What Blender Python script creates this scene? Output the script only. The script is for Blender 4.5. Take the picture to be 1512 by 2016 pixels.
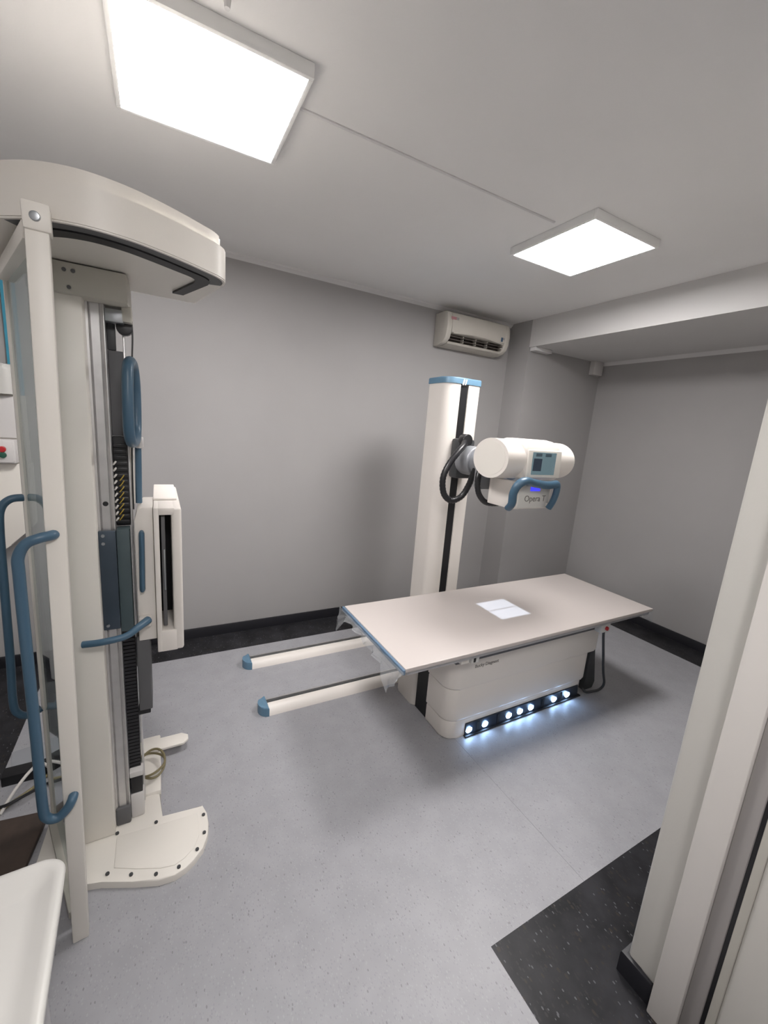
import bpy, bmesh, math, random
from mathutils import Vector, Matrix
random.seed(7)
R = math.radians
scn = bpy.context.scene
COL = scn.collection
for o in list(bpy.data.objects): bpy.data.objects.remove(o)

# ------------------------------------------------------------------ camera
def make_camera():
    cd = bpy.data.cameras.new('camera'); co = bpy.data.objects.new('camera', cd); COL.objects.link(co)
    cd.sensor_fit = 'HORIZONTAL'; cd.sensor_width = 36.0; cd.lens = 812.1 / 1512 * 36.0
    cd.clip_start = 0.02
    yaw, pit, rol = R(29.06), R(-11.32), R(4.398)
    f = Vector((math.sin(yaw)*math.cos(pit), math.cos(yaw)*math.cos(pit), math.sin(pit)))
    r = Vector((math.cos(yaw), -math.sin(yaw), 0)); u = r.cross(f)
    r2 = r*math.cos(rol) + u*math.sin(rol); u2 = -r*math.sin(rol) + u*math.cos(rol)
    m = Matrix((r2, u2, -f)).transposed().to_4x4(); m.translation = Vector((0, 0, 1.8))
    co.matrix_world = m
    scn.camera = co
make_camera()

# ------------------------------------------------------------------ world, exposure
w = bpy.data.worlds.new('world'); scn.world = w; w.use_nodes = True
w.node_tree.nodes['Background'].inputs[0].default_value = (0.8, 0.85, 1, 1)
w.node_tree.nodes['Background'].inputs[1].default_value = 0.0
vs = scn.view_settings
vs.view_transform = 'Standard'; vs.look = 'None'; vs.gamma = 1; vs.use_curve_mapping = False
vs.exposure = 0.0
PANEL_POWER = 49.0          # emission of the ceiling LED panels

# ------------------------------------------------------------------ materials
M = {}
def mat(name, col, rough=0.5, metal=0.0, var=0.0, vscale=8.0, bump=0.0, bscale=60.0, emit=None, estr=0.0, spec=0.5, coat=0.0):
    m = bpy.data.materials.new(name); m.use_nodes = True
    nt = m.node_tree; b = nt.nodes['Principled BSDF']
    b.inputs['Base Color'].default_value = (*col, 1)
    b.inputs['Roughness'].default_value = rough
    b.inputs['Metallic'].default_value = metal
    b.inputs['Specular IOR Level'].default_value = spec
    b.inputs['Coat Weight'].default_value = coat
    if emit:
        b.inputs['Emission Color'].default_value = (*emit, 1); b.inputs['Emission Strength'].default_value = estr
    tc = nt.nodes.new('ShaderNodeTexCoord')
    if var > 0:
        n = nt.nodes.new('ShaderNodeTexNoise'); n.inputs['Scale'].default_value = vscale; n.inputs['Detail'].default_value = 4
        nt.links.new(tc.outputs['Object'], n.inputs['Vector'])
        cr = nt.nodes.new('ShaderNodeValToRGB')
        cr.color_ramp.elements[0].position = 0.3; cr.color_ramp.elements[1].position = 0.7
        cr.color_ramp.elements[0].color = (*[c*(1-var) for c in col], 1)
        cr.color_ramp.elements[1].color = (*[min(1, c*(1+var)) for c in col], 1)
        nt.links.new(n.outputs['Fac'], cr.inputs[0]); nt.links.new(cr.outputs[0], b.inputs['Base Color'])
    if bump > 0:
        n = nt.nodes.new('ShaderNodeTexNoise'); n.inputs['Scale'].default_value = bscale; n.inputs['Detail'].default_value = 3
        nt.links.new(tc.outputs['Object'], n.inputs['Vector'])
        bp = nt.nodes.new('ShaderNodeBump'); bp.inputs['Strength'].default_value = bump; bp.inputs['Distance'].default_value = 0.004
        nt.links.new(n.outputs['Fac'], bp.inputs['Height']); nt.links.new(bp.outputs[0], b.inputs['Normal'])
    M[name] = m
    return m

def speckle(name, base, flecks, rough=0.45, cloud=0.08, spec=0.4):
    """sheet vinyl: cloudy base with chips; flecks = [(colour, cell scale, threshold)]"""
    m = bpy.data.materials.new(name); m.use_nodes = True
    nt = m.node_tree; b = nt.nodes['Principled BSDF']; L = nt.links
    b.inputs['Roughness'].default_value = rough; b.inputs['Specular IOR Level'].default_value = spec
    tc = nt.nodes.new('ShaderNodeTexCoord')
    n = nt.nodes.new('ShaderNodeTexNoise'); n.inputs['Scale'].default_value = 9; n.inputs['Detail'].default_value = 6
    L.new(tc.outputs['Object'], n.inputs['Vector'])
    cr = nt.nodes.new('ShaderNodeValToRGB')
    cr.color_ramp.elements[0].position = 0.32; cr.color_ramp.elements[1].position = 0.68
    cr.color_ramp.elements[0].color = (*[c*(1-cloud) for c in base], 1)
    cr.color_ramp.elements[1].color = (*[c*(1+cloud) for c in base], 1)
    L.new(n.outputs['Fac'], cr.inputs[0])
    out = cr.outputs[0]
    for i, (fc, sc, th) in enumerate(flecks):
        mp = nt.nodes.new('ShaderNodeMapping'); mp.inputs['Rotation'].default_value = (0, 0, 0.7*i+0.3); mp.inputs['Scale'].default_value = (1.0, 0.55, 1.0)
        L.new(tc.outputs['Object'], mp.inputs['Vector'])
        v = nt.nodes.new('ShaderNodeTexVoronoi'); v.inputs['Scale'].default_value = sc
        L.new(mp.outputs[0], v.inputs['Vector'])
        sep = nt.nodes.new('ShaderNodeSeparateColor'); L.new(v.outputs['Color'], sep.inputs[0])
        g = nt.nodes.new('ShaderNodeMath'); g.operation = 'GREATER_THAN'; g.inputs[1].default_value = th
        L.new(sep.outputs[0], g.inputs[0])
        ds = nt.nodes.new('ShaderNodeMath'); ds.operation = 'LESS_THAN'; ds.inputs[1].default_value = 0.42
        L.new(v.outputs['Distance'], ds.inputs[0])
        mu = nt.nodes.new('ShaderNodeMath'); mu.operation = 'MULTIPLY'; L.new(g.outputs[0], mu.inputs[0]); L.new(ds.outputs[0], mu.inputs[1])
        mx = nt.nodes.new('ShaderNodeMix'); mx.data_type = 'RGBA'
        L.new(mu.outputs[0], mx.inputs[0]); L.new(out, mx.inputs[6]); mx.inputs[7].default_value = (*fc, 1)
        out = mx.outputs[2]
    L.new(out, b.inputs['Base Color'])
    M[name] = m

def film(name, tint, fac, rough, gcol=(0.9, 0.93, 0.95)):
    """clear sheet: tinted see-through with a Fresnel sheen plus a little haze"""
    m = bpy.data.materials.new(name); m.use_nodes = True
    nt = m.node_tree; nt.nodes.clear(); L = nt.links
    out = nt.nodes.new('ShaderNodeOutputMaterial')
    t = nt.nodes.new('ShaderNodeBsdfTransparent'); t.inputs[0].default_value = (*tint, 1)
    g = nt.nodes.new('ShaderNodeBsdfGlossy'); g.inputs[0].default_value = (*gcol, 1); g.inputs['Roughness'].default_value = rough
    d = nt.nodes.new('ShaderNodeBsdfDiffuse'); d.inputs[0].default_value = (0.75, 0.77, 0.8, 1)
    lw = nt.nodes.new('ShaderNodeLayerWeight'); lw.inputs[0].default_value = 0.5
    pw = nt.nodes.new('ShaderNodeMath'); pw.operation = 'POWER'; pw.inputs[1].default_value = 5.0; L.new(lw.outputs['Facing'], pw.inputs[0])
    fr = nt.nodes.new('ShaderNodeMath'); fr.operation = 'MULTIPLY_ADD'; fr.inputs[1].default_value = 0.92; fr.inputs[2].default_value = 0.05; L.new(pw.outputs[0], fr.inputs[0])
    m1 = nt.nodes.new('ShaderNodeMixShader'); m1.inputs[0].default_value = fac
    L.new(t.outputs[0], m1.inputs[1]); L.new(d.outputs[0], m1.inputs[2])
    m2 = nt.nodes.new('ShaderNodeMixShader'); L.new(fr.outputs[0], m2.inputs[0])
    L.new(m1.outputs[0], m2.inputs[1]); L.new(g.outputs[0], m2.inputs[2])
    L.new(m2.outputs[0], out.inputs[0])
    M[name] = m

def emitter(name, col, strength):
    m = bpy.data.materials.new(name); m.use_nodes = True
    nt = m.node_tree; nt.nodes.clear()
    out = nt.nodes.new('ShaderNodeOutputMaterial'); e = nt.nodes.new('ShaderNodeEmission')
    e.inputs[0].default_value = (*col, 1); e.inputs[1].default_value = strength
    nt.links.new(e.outputs[0], out.inputs[0]); M[name] = m

mat('beam_paint', (0.60, 0.59, 0.585), 0.8, var=0.02, vscale=1.2, bump=0.05, bscale=160)
mat('wall_paint', (0.365, 0.355, 0.352), 0.75, var=0.03, vscale=1.5, bump=0.08, bscale=180)
mat('partition_paint', (0.56, 0.545, 0.51), 0.6, var=0.02, vscale=1.5, bump=0.06, bscale=180)
mat('ceiling_paint', (0.82, 0.81, 0.805), 0.85, var=0.02, vscale=1.2, bump=0.05, bscale=160)
mat('trim_white', (0.66, 0.65, 0.65), 0.5)
mat('skirting_black', (0.012, 0.012, 0.016), 0.45)
mat('cream', (0.76, 0.725, 0.67), 0.42, var=0.02, vscale=3, bump=0.03, bscale=300)
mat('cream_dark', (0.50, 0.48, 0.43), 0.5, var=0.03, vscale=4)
mat('white_shell', (0.76, 0.715, 0.67), 0.38, bump=0.02, bscale=300)
mat('table_laminate', (0.54, 0.492, 0.47), 0.33, var=0.015, vscale=2)
mat('blue', (0.052, 0.110, 0.170), 0.38, bump=0.03, bscale=200)
mat('blue_cap', (0.115, 0.22, 0.32), 0.4)
mat('blue_edge', (0.11, 0.18, 0.27), 0.45)
mat('aluminium', (0.62, 0.61, 0.61), 0.38, metal=0.85, var=0.05, vscale=20)
mat('steel', (0.42, 0.44, 0.46), 0.35, metal=0.9, var=0.08, vscale=12)
mat('strip_navy', (0.018, 0.026, 0.042), 0.35)
mat('steel_blue', (0.055, 0.075, 0.10), 0.4, metal=0.4, var=0.15, vscale=6)
mat('teal_grey', (0.07, 0.10, 0.11), 0.5, var=0.1, vscale=6)
mat('dark_grey', (0.045, 0.047, 0.05), 0.5)
mat('mid_grey', (0.11, 0.11, 0.115), 0.55, var=0.05, vscale=6)
mat('arm_grey', (0.30, 0.31, 0.33), 0.4, metal=0.3)
mat('black', (0.008, 0.008, 0.010), 0.5)
mat('black_rubber', (0.014, 0.014, 0.016), 0.35)
mat('ac_plastic', (0.56, 0.53, 0.48), 0.45, var=0.02)
mat('ac_slot', (0.10, 0.085, 0.075), 0.6)
mat('sticker_red', (0.42, 0.20, 0.22), 0.6)
mat('sticker_grey', (0.36, 0.34, 0.33), 0.6)
mat('sticker_blue', (0.05, 0.10, 0.18), 0.5)
mat('text_grey', (0.17, 0.16, 0.15), 0.6)
mat('lamp_white', (0.85, 0.85, 0.84), 0.4)
mat('white_plastic', (0.60, 0.59, 0.565), 0.35)
mat('panel_white', (0.62, 0.60, 0.59), 0.5)
mat('red_button', (0.45, 0.02, 0.025), 0.35)
mat('green_button', (0.02, 0.09, 0.06), 0.4)
mat('cyan_strip', (0.06, 0.32, 0.46), 0.45)
mat('yellow_wire', (0.42, 0.30, 0.05), 0.5)
mat('white_wire', (0.6, 0.58, 0.55), 0.5)
mat('olive_wire', (0.20, 0.17, 0.09), 0.5)
mat('brown_board', (0.055, 0.038, 0.030), 0.6, var=0.25, vscale=12)
mat('paper_grey', (0.28, 0.29, 0.31), 0.7)
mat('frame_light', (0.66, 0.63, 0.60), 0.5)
mat('frame_shade', (0.34, 0.32, 0.31), 0.5)  # frame colour darkened to paint in shade on the side facing away from light
mat('door_light', (0.62, 0.60, 0.56), 0.5, bump=0.03, bscale=150)
mat('cap_white', (0.9, 0.9, 0.9), 0.4)
emitter('panel_light', (1.0, 0.97, 0.955), PANEL_POWER)
emitter('led_light', (0.40, 0.63, 1.0), 38.0)
emitter('screen_blue', (0.06, 0.06, 1.0), 1.3)
mat('lcd', (0.02, 0.035, 0.04), 0.25, emit=(0.10, 0.15, 0.17), estr=1.0)
mat('lcd_dark', (0.01, 0.015, 0.025), 0.3, emit=(0.02, 0.035, 0.06), estr=0.5)
mat('lcd_mid', (0.02, 0.03, 0.04), 0.3, emit=(0.03, 0.05, 0.065), estr=0.8)
speckle('vinyl_grey', (0.335, 0.335, 0.355), [((0.30, 0.30, 0.32), 210, 0.80), ((0.365, 0.365, 0.385), 190, 0.84), ((0.235, 0.235, 0.245), 170, 0.97)], 0.42, 0.05)
speckle('vinyl_black', (0.019, 0.019, 0.022), [((0.026, 0.025, 0.027), 110, 0.75), ((0.10, 0.10, 0.11), 150, 0.95), ((0.034, 0.028, 0.024), 90, 0.93)], 0.4, 0.5, 0.25)
film('glass', (0.80, 0.84, 0.82), 0.03, 0.02)
film('plastic_film', (0.95, 0.96, 0.97), 0.24, 0.10)

# ------------------------------------------------------------------ mesh helpers (everything in world metres)
ORG = {}       # world origin of each object
def obj(name, bm, m, parent=None, smooth=35):
    me = bpy.data.meshes.new(name)
    bmesh.ops.recalc_face_normals(bm, faces=bm.faces[:])
    off = ORG[parent.as_pointer()] if parent else None
    if off is None:
        lo = Vector((min(v.co.x for v in bm.verts), min(v.co.y for v in bm.verts), min(v.co.z for v in bm.verts)))
        hi = Vector((max(v.co.x for v in bm.verts), max(v.co.y for v in bm.verts), lo.z))
        off = (lo+hi)/2
    bmesh.ops.translate(bm, verts=bm.verts[:], vec=-off)
    bm.to_mesh(me); bm.free()
    me.materials.append(M[m])
    if smooth:
        me.shade_smooth(); me.set_sharp_from_angle(angle=R(smooth))
    o = bpy.data.objects.new(name, me); COL.objects.link(o)
    if parent: o.parent = parent
    else: o.location = off
    ORG[o.as_pointer()] = off
    return o
def thing(name, label, cat, loc, group=None):
    o = bpy.data.objects.new(name, None); COL.objects.link(o); o.location = loc
    o.empty_display_size = 0.1
    ORG[o.as_pointer()] = Vector(loc)
    return tag(o, label, cat, group)
def tag(o, label, cat, group=None):
    o['label'] = label; o['category'] = cat
    if group: o['group'] = group
    return o
def struct(o): o['kind'] = 'structure'; return o

def NB(): return bmesh.new()
def box(x0, x1, y0, y1, z0, z1, bev=0.0, seg=2, bm=None, rot=None):
    b2 = bmesh.new()
    vs_ = [b2.verts.new((x, y, z)) for z in (z0, z1) for y in (y0, y1) for x in (x0, x1)]
    for q in ((0,1,3,2), (4,6,7,5), (0,4,5,1), (2,3,7,6), (0,2,6,4), (1,5,7,3)): b2.faces.new([vs_[i] for i in q])
    if bev > 0: bmesh.ops.bevel(b2, geom=b2.edges[:], offset=bev, segments=seg, profile=0.5, affect='EDGES')
    if rot is not None:
        c = Vector(((x0+x1)/2, (y0+y1)/2, (z0+z1)/2))
        bmesh.ops.rotate(b2, verts=b2.verts[:], cent=c, matrix=rot)
    return join(bm, b2)
def join(bm, b2):
    if bm is None: return b2
    me = bpy.data.meshes.new('tmp'); b2.to_mesh(me); b2.free(); bm.from_mesh(me); bpy.data.meshes.remove(me)
    return bm
def prism(poly, z0, z1, bev=0.0, seg=2, bm=None, top=True, bottom=True):
    """vertical extrusion of a plan polygon"""
    b2 = bmesh.new()
    lo = [b2.verts.new((x, y, z0)) for x, y in poly]; hi = [b2.verts.new((x, y, z1)) for x, y in poly]
    n = len(poly)
    fb = b2.faces.new(lo); ft = b2.faces.new(hi)
    for i in range(n): b2.faces.new((lo[i], lo[(i+1) % n], hi[(i+1) % n], hi[i]))
    if bev > 0:
        e = [x for x in ft.edges] if top else []
        if bottom: e += [x for x in fb.edges]
        bmesh.ops.bevel(b2, geom=list(set(e)), offset=bev, segments=seg, profile=0.5, affect='EDGES')
    return join(bm, b2)
def extr(pts, axis, a0, a1, bev=0.0, bm=None, seg=2):
    """extrude a profile along X ('x': pts are (y,z)) or Y ('y': pts are (x,z))"""
    b2 = bmesh.new()
    def P(a, p): return (a, p[0], p[1]) if axis == 'x' else (p[0], a, p[1])
    A = [b2.verts.new(P(a0, p)) for p in pts]; B = [b2.verts.new(P(a1, p)) for p in pts]
    n = len(pts); fa = b2.faces.new(A); fb = b2.faces.new(B)
    for i in range(n): b2.faces.new((A[i], A[(i+1) % n], B[(i+1) % n], B[i]))
    if bev > 0: bmesh.ops.bevel(b2, geom=list(set(list(fa.edges)+list(fb.edges))), offset=bev, segments=seg, profile=0.5, affect='EDGES')
    return join(bm, b2)
def cyl(p0, p1, r0, r1=None, n=24, bev=0.0, bm=None, seg=3):
    r1 = r0 if r1 is None else r1
    p0, p1 = Vector(p0), Vector(p1); d = (p1-p0); q = d.to_track_quat('Z', 'Y')
    b2 = bmesh.new()
    A = [b2.verts.new(p0 + q @ Vector((math.cos(2*math.pi*i/n)*r0, math.sin(2*math.pi*i/n)*r0, 0))) for i in range(n)]
    B = [b2.verts.new(p1 + q @ Vector((math.cos(2*math.pi*i/n)*r1, math.sin(2*math.pi*i/n)*r1, 0))) for i in range(n)]
    fa = b2.faces.new(A); fb = b2.faces.new(B)
    for i in range(n): b2.faces.new((A[i], A[(i+1) % n], B[(i+1) % n], B[i]))
    if bev > 0: bmesh.ops.bevel(b2, geom=list(set(list(fa.edges)+list(fb.edges))), offset=bev, segments=seg, profile=0.5, affect='EDGES')
    return join(bm, b2)
def smooth_path(pts, sub=6, closed=False):
    """Catmull-Rom through the points"""
    P = [Vector(p) for p in pts]; n = len(P); out = []
    rng = n if closed else n-1
    for i in range(rng):
        if closed: a, b, c, d = P[(i-1) % n], P[i], P[(i+1) % n], P[(i+2) % n]
        else: a, b, c, d = P[max(i-1, 0)], P[i], P[i+1], P[min(i+2, n-1)]
        for k in range(sub):
            t = k/sub
            out.append(0.5*((2*b) + (c-a)*t + (2*a-5*b+4*c-d)*t*t + (3*b-a-3*c+d)*t**3))
    if not closed: out.append(P[-1])
    return out
def tube(pts, r, n=12, bm=None, closed=False, sub=6, ribs=0.0, rx=None, up=(0, 0, 1)):
    """swept tube; rx gives an oval section (r along the frame normal, rx along the binormal)"""
    P = smooth_path(pts, sub, closed) if sub > 1 else [Vector(p) for p in pts]
    b2 = bmesh.new(); rings = []; m = len(P)
    nrm = None
    for i, p in enumerate(P):
        if closed: t = P[(i+1) % m] - P[(i-1) % m]
        else: t = P[min(i+1, m-1)] - P[max(i-1, 0)]
        t = t.normalized() if t.length > 1e-9 else Vector((0, 0, 1))
        if nrm is None:
            nrm = Vector(up) - t*t.dot(Vector(up))
            if nrm.length < 0.05: nrm = Vector((1, 0, 0)) - t*t.x
        nrm = (nrm - t*t.dot(nrm)).normalized()
        bi = t.cross(nrm)
        rr = (r(i/(m-1)) if callable(r) else r)
        if ribs and i % 2: rr *= (1-ribs)
        ry = rr if rx is None else rx
        rings.append([b2.verts.new(p + nrm*math.cos(2*math.pi*k/n)*rr + bi*math.sin(2*math.pi*k/n)*ry) for k in range(n)])
    for i in range(m if closed else m-1):
        A, B = rings[i], rings[(i+1) % m]
        for k in range(n): b2.faces.new((A[k], A[(k+1) % n], B[(k+1) % n], B[k]))
    if not closed:
        b2.faces.new(rings[0]); b2.faces.new(rings[-1])
    return join(bm, b2)
def rrect(x0, x1, y0, y1, r, n=6, corners=(1, 1, 1, 1)):
    """rounded rectangle plan, corners = (x0y0, x1y0, x1y1, x0y1)"""
    out = []
    for k, (cx, cy, a) in enumerate(((x0+r, y0+r, 180), (x1-r, y0+r, 270), (x1-r, y1-r, 0), (x0+r, y1-r, 90))):
        if corners[k]:
            for i in range(n+1):
                t = R(a + 90*i/n); out.append((cx+r*math.cos(t), cy+r*math.sin(t)))
        else: out.append(((x0, y0), (x1, y0), (x1, y1), (x0, y1))[k])
    return out
def text_bm(txt, size, mtx, depth=0.0006):
    cu = bpy.data.curves.new('txt', 'FONT'); cu.body = txt; cu.size = size; cu.extrude = depth
    cu.align_x = 'CENTER'; cu.align_y = 'CENTER'
    o = bpy.data.objects.new('txt', cu); COL.objects.link(o)
    dg = bpy.context.evaluated_depsgraph_get(); me = bpy.data.meshes.new_from_object(o.evaluated_get(dg))
    bm = bmesh.new(); bm.from_mesh(me); bmesh.ops.transform(bm, matrix=mtx, verts=bm.verts[:])
    bpy.data.objects.remove(o); bpy.data.curves.remove(cu); bpy.data.meshes.remove(me)
    return bm

# ------------------------------------------------------------------ room shell
XL, XR, YB, YN, ZC = -1.02, 4.38, 3.443, -1.6, 2.955
PX, PY = 3.25, 3.157            # pier / beam faces
BZ = 2.70                       # beam underside
DX, DY = 1.385, 0.51            # end corner of the partition by the door
BL, BR, BB = -0.717, 4.055, 3.145   # inner edges of the dark floor border
floor = struct(obj('floor', box(XL-0.1, XR+0.1, YN-0.1, YB+0.1, -0.12, -0.006), 'dark_grey'))
def sheet(name, poly, m):
    o = obj(name, prism(poly, -0.0055, 0.0), m, floor, smooth=0)
    return o
SX = 1.527
sheet('vinyl_sheet', [(BL, YN), (1.006, YN), (1.006, 0.769), (SX-0.0005, 0.769), (SX-0.0005, BB), (BL, BB)], 'vinyl_grey')
sheet('vinyl_sheet', [(SX+0.0005, 0.769), (BR, 0.769), (BR, BB), (SX+0.0005, BB)], 'vinyl_grey')
for p in ([(XL, BB), (PX, BB), (PX, YB), (XL, YB)], [(BR, 0.769), (XR, 0.769), (XR, PY), (BR, PY)], [(PX, BB), (BR, BB), (BR, PY), (PX, PY)],
          [(XL, YN), (BL, YN), (BL, BB), (XL, BB)], [(1.006, 0.51), (XR, 0.51), (XR, 0.769), (1.006, 0.769)], [(1.006, YN), (DX, YN), (DX, 0.51), (1.006, 0.51)]):
    sheet('border_strip', p, 'vinyl_black')
struct(obj('ceiling', box(XL-0.1, XR+0.1, YN-0.1, YB+0.1, ZC, ZC+0.1), 'ceiling_paint'))
struct(obj('wall_back', box(XL-0.1, XR+0.1, YB, YB+0.1, 0, ZC), 'wall_paint'))
struct(obj('wall_left', box(XL-0.1, XL, YN-0.1, YB, 0, ZC), 'wall_paint'))
struct(obj('wall_right', box(XR, XR+0.1, DY, YB, 0, ZC), 'wall_paint'))
struct(obj('wall_near', box(XL, DX, YN-0.1, YN, 0, ZC), 'wall_paint'))
struct(obj('wall_pier', box(PX, XR, PY, YB, 0, ZC), 'wall_paint'))
struct(obj('ceiling_beam', box(PX, XR, DY, PY, BZ, ZC), 'beam_paint'))
part = struct(obj('wall_partition', box(DX, XR, YN-0.1, DY, 0, ZC, bev=0.012, seg=3), 'partition_paint'))
def skirt(name, poly):
    struct(obj(name, prism(poly, 0.0, 0.085, bev=0.008, bottom=False), 'skirting_black'))
t = 0.016
skirt('baseboard_back', [(XL, YB-t), (PX, YB-t), (PX, YB), (XL, YB)])
skirt('baseboard_left', [(XL, YN), (XL+t, YN), (XL+t, YB-t), (XL, YB-t)])
skirt('baseboard_right', [(XR-t, DY+t), (XR, DY+t), (XR, PY-t), (XR-t, PY-t)])
skirt('baseboard_pier', [(PX-t, PY-t), (XR, PY-t), (XR, PY), (PX, PY), (PX, YB-t), (PX-t, YB-t)])
skirt('baseboard_partition', [(DX-t, 0.42), (DX, 0.42), (DX, DY), (XR, DY), (XR, DY+t), (DX-t, DY+t)])
struct(obj('trim_1', extr([(YB, ZC), (YB-0.028, ZC), (YB-0.024, ZC-0.012), (YB-0.010, ZC-0.022), (YB, ZC-0.034)], 'x', XL, PX), 'trim_white'))
struct(obj('trim_2', extr([(XR, BZ), (XR-0.030, BZ), (XR-0.012, BZ-0.014), (XR, BZ-0.034)], 'y', DY, PY), 'trim_white'))

# door frame on the near side of the partition (right edge of the view)
df = struct(obj('door_1', box(DX-0.005, DX+0.012, -0.55, 0.265, 0.0, 2.08, bev=0.003), 'door_light'))
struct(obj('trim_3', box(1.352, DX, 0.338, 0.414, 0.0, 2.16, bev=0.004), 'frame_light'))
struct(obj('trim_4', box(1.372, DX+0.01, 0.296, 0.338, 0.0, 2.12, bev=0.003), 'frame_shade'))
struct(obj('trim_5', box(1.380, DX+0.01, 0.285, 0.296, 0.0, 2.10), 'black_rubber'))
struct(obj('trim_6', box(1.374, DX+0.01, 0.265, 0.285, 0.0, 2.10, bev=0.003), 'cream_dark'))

# ------------------------------------------------------------------ ceiling lights
def panel(x0, x1, y0, y1, label):
    cx, cy = (x0+x1)/2, (y0+y1)/2
    t_ = thing('ceiling_light', label, 'ceiling light', (cx, cy, ZC-0.07), 'square LED ceiling panels')
    zb, d = ZC-0.045, 0.016; x0 -= d; x1 += d; y0 -= d; y1 += d
    b = box(x0, x1, y0, y0+d, zb, ZC-0.001, 0.002); box(x0, x1, y1-d, y1, zb, ZC-0.001, 0.002, bm=b)
    box(x0, x0+d, y0+d, y1-d, zb, ZC-0.001, 0.002, bm=b); box(x1-d, x1, y0+d, y1-d, zb, ZC-0.001, 0.002, bm=b)
    obj('frame', b, 'lamp_white', t_)
    obj('diffuser', box(x0+d, x1-d, y0+d, y1-d, zb+0.003, zb+0.010), 'panel_light', t_)
panel(-0.087, 0.470, 1.585, 2.117, 'larger-looking glowing square ceiling panel above the cream detector stand')
panel(1.962, 2.487, 1.582, 2.137, 'smaller-looking glowing square ceiling panel in front of the ceiling beam')
panel(-0.05, 0.475, -0.95, -0.42, 'glowing square ceiling panel over the doorway behind the viewer')
b = box(0.490, 1.900, 1.782, 1.794, ZC-0.006, ZC, 0.001)
tag(obj('cable_trunking', b, 'trim_white'), 'thin straight surface trunking on the ceiling between the two light panels', 'trunking')
b = cyl((0.205, 1.50, ZC-0.03), (0.205, 1.50, ZC), 0.008, 0.012, 12)
tag(obj('ceiling_clip', b, 'trim_white'), 'tiny white clip on the ceiling beside the larger light panel', 'clip')

# ------------------------------------------------------------------ air conditioner on the back wall
def make_ac():
    x0, x1 = 2.300, 3.055
    t_ = thing('air_conditioner', 'cream split air conditioner high on the grey back wall', 'air conditioner', ((x0+x1)/2, YB, 2.60))
    prof = [(YB, 2.885), (3.285, 2.885), (3.258, 2.872), (3.243, 2.84), (3.236, 2.76), (3.240, 2.70), (3.258, 2.650), (3.300, 2.618), (3.36, 2.602), (YB, 2.602)]
    # front shell with the outlet cut: end blocks, upper panel, lower lip
    e = 0.055
    b = extr(prof, 'x', x0, x0+e, 0.010); extr(prof, 'x', x1-e, x1, 0.010, bm=b)
    up = [(YB, 2.885), (3.285, 2.885), (3.258, 2.872), (3.243, 2.84), (3.236, 2.76), (3.239, 2.705), (3.262, 2.698), (YB, 2.698)]
    extr(up, 'x', x0+e, x1-e, bm=b)
    lip = [(YB, 2.602), (3.36, 2.602), (3.302, 2.616), (3.288, 2.632), (3.31, 2.640), (YB, 2.640)]
    extr(lip, 'x', x0+e, x1-e, bm=b)
    body = obj('body', b, 'ac_plastic', t_)
    obj('outlet', box(x0+e, x1-e, 3.33, 3.42, 2.640, 2.698), 'ac_slot', t_)
    for k, zz in enumerate((2.685, 2.660)):
        obj('louvre', box(x0+e+0.004, x1-e-0.004, 3.262+0.012*k, 3.335, zz-0.003, zz+0.003, 0.001, rot=Matrix.Rotation(R(14), 3, 'X')), 'ac_slot', t_)
    for xx in (2.53, 2.68, 2.82): obj('divider', box(xx-0.003, xx+0.003, 3.285, 3.33, 2.640, 2.698), 'ac_plastic', t_)
    # bulging edge above the outlet
    pts = [(x0+e+0.02, 3.240, 2.700), ((x0+x1)/2-0.1, 3.233, 2.712), ((x0+x1)/2+0.1, 3.233, 2.710), (x1-e-0.02, 3.240, 2.692)]
    obj('outlet_brow', tube(pts, 0.006, 8), 'ac_plastic', t_)
    obj('badge', box(2.338, 2.395, 3.2405, 3.247, 2.805, 2.835), 'sticker_red', t_)
    obj('badge', box(2.397, 2.425, 3.2405, 3.247, 2.805, 2.835), 'sticker_grey', t_)
    m = Matrix.Translation((2.382, 3.2395, 2.820)) @ Matrix.Rotation(R(90), 4, 'X')
    obj('energy_label', box(2.945, 2.965, 3.232, 3.24, 2.715, 2.752), 'sticker_blue', t_)
    obj('energy_label', box(2.965, 2.985, 3.232, 3.24, 2.732, 2.752), 'sticker_grey', t_)
make_ac()
tag(obj('conduit_block', box(3.262, 3.50, 3.085, 3.157, 2.665, 2.70, 0.004), 'trim_white'), 'short white trunking block under the beam at the pier corner', 'trunking')
tag(obj('sensor_box', box(4.195, 4.345, 3.095, 3.157, 2.555, 2.70, 0.006), 'panel_white'), 'small pale box below the beam in the far right corner', 'sensor box')

# ------------------------------------------------------------------ floor rails
def rail(y0, label):
    x0, x1 = 0.560, 2.95
    t_ = thing('floor_rail', label, 'floor rail', (1.7, y0+0.06, 0), 'pair of floor rails under the tube column')
    obj('cover', extr([(y0, 0), (y0+0.012, 0.030), (y0+0.045, 0.052), (y0+0.062, 0.052), (y0+0.062, 0)], 'x', x0, x1, 0.0015), 'white_shell', t_)
    obj('track', extr([(y0+0.0625, 0), (y0+0.0625, 0.040), (y0+0.088, 0.040), (y0+0.088, 0)], 'x', x0, x1), 'dark_grey', t_)
    obj('guide', extr([(y0+0.0885, 0), (y0+0.0885, 0.054), (y0+0.100, 0.054), (y0+0.122, 0.024), (y0+0.125, 0)], 'x', x0, x1, 0.001), 'aluminium', t_)
    poly = [(x0-0.0005, y0-0.003), (x0-0.0005, y0+0.128)] + [(x0-0.058*math.sin(R(a)), y0+0.062+0.064*math.cos(R(a))) for a in range(10, 180, 10)]
    obj('end_cap', prism(poly, 0, 0.060, 0.010, 3, bottom=False), 'blue_cap', t_)
rail(2.815, 'white floor rail with blue end cap nearest the back wall')
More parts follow.
